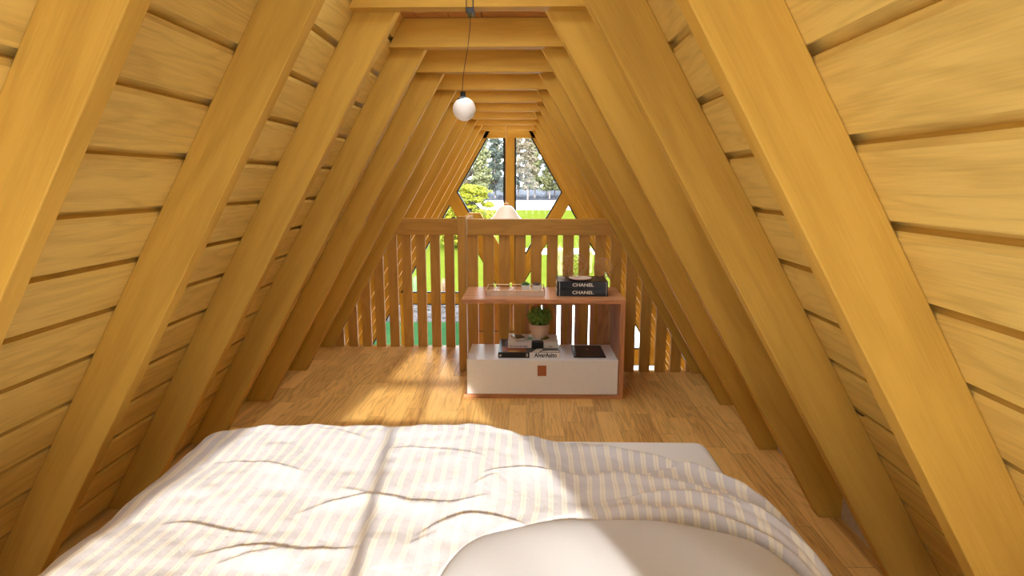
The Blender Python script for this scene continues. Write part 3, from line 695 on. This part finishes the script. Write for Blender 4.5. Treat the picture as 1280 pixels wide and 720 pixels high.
def duvet():
    nx, ny = 420, 300
    c = np.linspace(-1.0, .86, nx)
    ux = [-1.1, -.75, -.62, -.363, -.208, -.06, .044, .12, .184, .28, .387, .52, .654, .743, .769, .80, .9]
    uy = [1.74, 1.75, 1.785, 1.80, 1.792, 1.80, 1.81, 1.79, 1.741, 1.712, 1.690, 1.635, 1.545, 1.43, 1.34, 1.27, 1.15]
    lx = [-1.1, -.12, -.06, .0, .035, .078, .126, .194, .264, .337, .448, .54, .627, .683, .72, .747, .775, .80, .9]
    ly = [.45, .50, .72, .96, 1.06, 1.129, 1.160, 1.182, 1.215, 1.239, 1.262, 1.267, 1.256, 1.21, 1.15, 1.06, .86, .70, .62]
    U = np.interp(c, ux, uy); L = np.interp(c, lx, ly)
    for _ in range(3):
        U[1:-1] = (U[:-2]+U[1:-1]+U[2:])/3; L[1:-1] = (L[:-2]+L[1:-1]+L[2:])/3
    U = U+.006*np.sin(c*38)+.003*np.sin(c*91+1); L = L+.004*np.sin(c*47)
    t = np.linspace(0, 1, ny); t = .5-.5*np.cos(np.pi*t)*.25-(.5-t)*.75+0*t
    t = (t-t[0])/(t[-1]-t[0])
    X = np.repeat(c[:, None], ny, 1); Y = L[:, None]+(U-L)[:, None]*t[None, :]
    H, D = seg_field(X, Y)
    puff = .014*vnoise(X, Y, 4.2, 3)+.012*vnoise(X+.3*Y, Y, 8, 5)+.0035*vnoise(X, Y*1.3, 22, 9)
    # long folds gathered on the right-hand part
    gr_ = np.clip((X-.25)/.2, 0, 1)
    vv = (Y-L[:, None])/(U-L)[:, None]
    puff += gr_*(.014*np.sin(vv*17+X*3)+.005*np.sin(vv*37+X*9))
    # stitched diagonal dimples
    dE = np.minimum(Y-L[:, None], (U[:, None]-Y)); e = np.clip(dE/.045, 0, 1); edge = np.sqrt(1-(1-e)**2)
    dx_ = np.clip((X[:, :1]*0+(.86-X))/.03, 0, 1)
    z = .487+(.044+puff+H)*edge+.005
    # drape over both long edges: radius r then straight down
    r_ = .075; xs = np.where(X > 0, .702, .715)
    a = np.abs(X); over = np.clip(a-xs, 0, None); ang = np.clip(over/r_, 0, np.pi/2); down = np.clip(over-r_*np.pi/2, 0, None)
    wig = .012*np.sin(Y*31)*np.clip(down/.05, 0, 1)
    xx = np.sign(X)*(np.minimum(a, xs)+r_*np.sin(ang)+wig)
    th = z-.487                                        # thickness applied along the local outward normal
    xx += np.sign(X)*th*np.sin(ang)*.75
    zz = .487-r_*(1-np.cos(ang))-down+th*np.cos(ang)
    me = bpy.data.meshes.new('duvet')
    V = np.stack([xx, Y, zz], -1).reshape(-1, 3)
    F = []
    for i in range(nx-1):
        for j in range(ny-1):
            q = i*ny+j; F.append((q, q+ny, q+ny+1, q+1))
    me.from_pydata(V.tolist(), [], F)
    uvl = me.uv_layers.new(name='UVMap')
    su_ = X+.013*vnoise(X, Y, 6, 21)+.009*vnoise(X, Y, 14, 22)+D*.9+.05*(Y-1.3)**2*np.clip(-X, 0, 1)*0
    UVX = su_.reshape(-1); UVY = Y.reshape(-1)
    li = np.zeros(len(me.loops), dtype=np.int32); me.loops.foreach_get('vertex_index', li)
    uv = np.stack([UVX[li]+10, UVY[li]+10], -1).astype(np.float32).reshape(-1); uvl.data.foreach_set('uv', uv)
    for p in me.polygons: p.use_smooth = True
    me.materials.append(M['duvet'])
    o = bpy.data.objects.new('duvet', me); COL.objects.link(o)
    sd = o.modifiers.new('thickness', 'SOLIDIFY'); sd.thickness = .004; sd.offset = 1
    tag(o, 'rumpled grey and cream striped duvet pulled back over the mattress', 'duvet'); return o
duvet()
def pillow():
    n = 60; V = []; F = []
    cx, cy, hx, hy, hz = .375, .885, .378, .375, .050
    for side in (1, -1):
        for i in range(n+1):
            for j in range(n+1):
                a = -1+2*i/n; b_ = -1+2*j/n
                px = a*math.sqrt(1-.34*b_*b_); py = b_*math.sqrt(1-.36*a*a)
                t = (max(0, 1-a**4)*max(0, 1-b_**4))**.42
                z = (hz*t*1.0 if side > 0 else -.028*t)+.004*math.sin(a*9+b_*5)*t*(1 if side > 0 else 0)
                V.append((cx+hx*px, cy+hy*py, .520+z))
    m = (n+1)**2
    for s in (0, 1):
        for i in range(n):
            for j in range(n):
                q = s*m+i*(n+1)+j; f = (q, q+n+1, q+n+2, q+1); F.append(f if s == 0 else f[::-1])
    me = bpy.data.meshes.new('pillow'); me.from_pydata(V, [], F); bm = B(); bm.from_mesh(me); bmesh.ops.remove_doubles(bm, verts=bm.verts[:], dist=1e-4); bpy.data.meshes.remove(me)
    o = obj('pillow', bm, M['pillow'], smooth=True); return tag(o, 'plain pale grey pillow on the mattress in front of the duvet hem', 'pillow')
pillow()

# ------------------------------------------------------------------ outdoors
ZG = -2.9
bm = B(); box(bm, -150, 150, 20.6, 92, ZG-.3, ZG); o = obj('lawn', bm, M['lawn']); o['kind'] = 'stuff'; tag(o, 'bright green mown lawn beyond the gable window', 'lawn')
bm = B(); box(bm, -150, .4, 7.3, 17.8, ZG-.3, ZG); o = obj('lawn', bm, M['shade_lawn']); o['kind'] = 'stuff'; tag(o, 'strip of lawn with painted-in shade close under the gable on the left', 'lawn')
bm = B(); box(bm, -150, .4, 17.8, 20.6, ZG-.3, ZG+.005); struct(obj('gravel_strip', bm, M['gravel']))
bm = B(); box(bm, .4, 150, 7.3, 20.6, ZG-.3, ZG+.01); struct(obj('terrace', bm, M['concrete']))
bm = B(); box(bm, -1.2, 150, 35.2, 38.4, ZG-.02, ZG+.02); struct(obj('garden_path', bm, M['road']))
bm = B(); box(bm, -300, 300, 92, 137, ZG-.3, ZG+.02); struct(obj('road', bm, M['road']))
bm = B(); box(bm, -300, 300, 137, 400, ZG-.3, ZG+.02); struct(obj('forest_floor', bm, M['forest']))

def tree_meshes(kind):
    random.seed(40+kind)
    H = 17+2*kind; V, F = [], []
    clumps = []
    for q in range(52):
        z = random.uniform(.14, 1.0)*H; rad = (3.1-1.6*max(0, (z/H-.5))*2)*random.uniform(.5, 1.05)
        an = random.uniform(0, 6.28); rr_ = random.uniform(0, 1)*rad
        clumps.append(((math.cos(an)*rr_, math.sin(an)*rr_, z), (random.uniform(.9, 1.7),)*2+(random.uniform(.6, 1.3),)))
    for c, r in clumps:
        v, f = leaves(95, ell(c, r, .3), .46, 1.3); n0 = len(V); V += v; F += [tuple(i+n0 for i in g) for g in f]
    bm = B(); tube(bm, [(0, 0, 0), (.1, 0, H*.4), (-.1, .1, H*.75), (0, 0, H*.98)], [.20, .15, .10, .03], 8)
    for q in range(7):
        c = random.choice(clumps)[0]; tube(bm, [(0, 0, c[2]*.75), (c[0]*.9, c[1]*.9, c[2])], [.07, .03], 5)
    return V, F, bm
spots = []
random.seed(5)
for row in range(6):
    for i in range(7):
        spots.append((-30+i*10.2+[0, 5.1, 2.4, 7.4, 1, 6][row]+random.uniform(-.6, .6), 143+row*9.5+random.uniform(-.5, .5), random.uniform(.88, 1.08)))
protos = []
kinds = [('leaf_far', 'tall leafy tree with a pale slender trunk in the tree line beyond the white road'),
         ('leaf_far2', 'tall blue-green tree in the tree line beyond the white road'),
         ('leaf_far3', 'tall thin-leaved russet-tinged tree in the tree line beyond the white road')]
for kd, (lm, lab) in enumerate(kinds):
    V, F, bmk = tree_meshes(kd)
    t = thing('tree', lab, 'tree', (0, 0, ZG), 'trees beyond the white road: '+('leafy', 'blue-green', 'russet')[kd])
    a = mesh_obj('crown', V, F, M[lm], t); me = bpy.data.meshes.new('trunk'); bmk.to_mesh(me); bmk.free(); me.materials.append(M['bark'])
    b_ = bpy.data.objects.new('trunk', me); COL.objects.link(b_); b_.parent = t; protos.append((t, a, b_))
used = set()
for i, (x, y, s) in enumerate(spots):
    kd = [0, 1, 0, 2, 1][i % 5]; t, a, b_ = protos[kd]
    if kd in used:
        t2 = t.copy(); COL.objects.link(t2)
        for ch in (a, b_): c2 = ch.copy(); COL.objects.link(c2); c2.parent = t2
        t = t2
    used.add(kd); t.location = (x, y, ZG+.02); t.scale = (s, s, s*random.uniform(.9, 1.08)); t.rotation_euler = (0, 0, random.uniform(0, 6.28))

random.seed(9)
bs = thing('bush', 'large rounded yellow-green bush on the lawn at the left', 'bush', (-3.7, 36.0+3.2, ZG))
V, F = [], []
for q in range(210):
    an = random.uniform(0, 6.28); z = random.uniform(.4, 3.95); rad = 2.15*math.sqrt(max(.05, 1-((z-1.9)/2.25)**2))*random.uniform(.55, .95)
    v, f = leaves(90, ell((math.cos(an)*rad, math.sin(an)*rad, z), (.50, .50, .15), .5), .11, 1.6, .9); n0 = len(V); V += v; F += [tuple(i+n0 for i in g) for g in f]
mesh_obj('foliage', V, F, M['leaf_bush'], bs)
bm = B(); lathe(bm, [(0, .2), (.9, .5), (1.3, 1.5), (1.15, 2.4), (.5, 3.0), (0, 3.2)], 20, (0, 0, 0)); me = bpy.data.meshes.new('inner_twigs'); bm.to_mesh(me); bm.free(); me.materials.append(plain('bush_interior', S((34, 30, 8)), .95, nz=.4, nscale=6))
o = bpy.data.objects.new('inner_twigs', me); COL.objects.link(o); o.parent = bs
for i, (x, y, h, n, lab) in enumerate(((1.85, 27.5, 1.45, 150, 'clump of tall pale grass on the lawn, left one behind the large wire sphere'), (3.0, 28.0, 1.5, 150, 'clump of tall pale grass on the lawn, middle one behind the wire spheres'),
                             (4.1, 27.0, 1.5, 150, 'clump of tall pale grass on the lawn, right one behind the small wire sphere'), (-3.9, 22.6, .75, 60, 'small dark tuft of grass by the lawn edge, seen between the left railing slats'), (-2.75, 22.4, .7, 50, 'small reddish tuft of grass by the lawn edge, seen between the left railing slats'))):
    t = thing('grass_clump', lab, 'grass', (x, y, ZG), 'ornamental grasses'); V, F = [], []
    for q in range(n*2):
        an = random.uniform(0, 6.28); l = h*random.uniform(.5, 1); lean = random.uniform(.05, .45)*l; b0 = Vector((random.gauss(0, .12), random.gauss(0, .12), 0)); w = Vector((-math.sin(an), math.cos(an), 0))*.018
        d = Vector((math.cos(an), math.sin(an), 0)); m_ = b0+d*lean*.4+Vector((0, 0, l*.65)); e = b0+d*lean+Vector((0, 0, l)); k0 = len(V)
        V += [b0-w, b0+w, m_+w, m_-w, e]; F += [(k0, k0+1, k0+2, k0+3), (k0+3, k0+2, k0+4)]
    mesh_obj('blades', V, F, M['leaf_dry'] if i == 4 else (M['leaf_succ'] if i == 3 else M['grass_orn']), t)

# ------------------------------------------------------------------ light
sd = bpy.data.lights.new('sun', 'SUN'); sd.energy = 14; sd.angle = R(1.0); sd.color = (1.0, .98, .93)
so = bpy.data.objects.new('sun', sd); COL.objects.link(so)
so.rotation_euler = Vector((-.115, 1, -.40)).to_track_quat('-Z', 'Y').to_euler(); so.location = (2, -12, 6)
wd = bpy.data.worlds.new('sky'); bpy.context.scene.world = wd; wd.use_nodes = True
nt = wd.node_tree; bg = nt.nodes['Background']
tc = nd(nt, 'ShaderNodeTexCoord'); sp = nd(nt, 'ShaderNodeSeparateXYZ'); lk(nt, tc.outputs['Generated'], sp.inputs[0])
lk(nt, ramp(nt, sp.outputs[2], [(0.0, (.86, .94, 1.0)), (.25, (.80, .91, 1.0)), (1.0, (.68, .84, 1.0))]), bg.inputs[0])
bg.inputs[1].default_value = 9.0

# ------------------------------------------------------------------ camera
cd = bpy.data.cameras.new('camera'); cd.sensor_width = 36; cd.lens = 754.54/1280*36; cd.clip_start = .02; cd.clip_end = 1000
co = bpy.data.objects.new('camera', cd); COL.objects.link(co); co.location = (.185, 0, 1.286)
co.rotation_euler = (math.pi/2-.174, 0, .02148); bpy.context.scene.camera = co
vs = bpy.context.scene.view_settings; vs.view_transform = 'Standard'; vs.look = 'None'; vs.gamma = 1; vs.use_curve_mapping = False; vs.exposure = 0.12
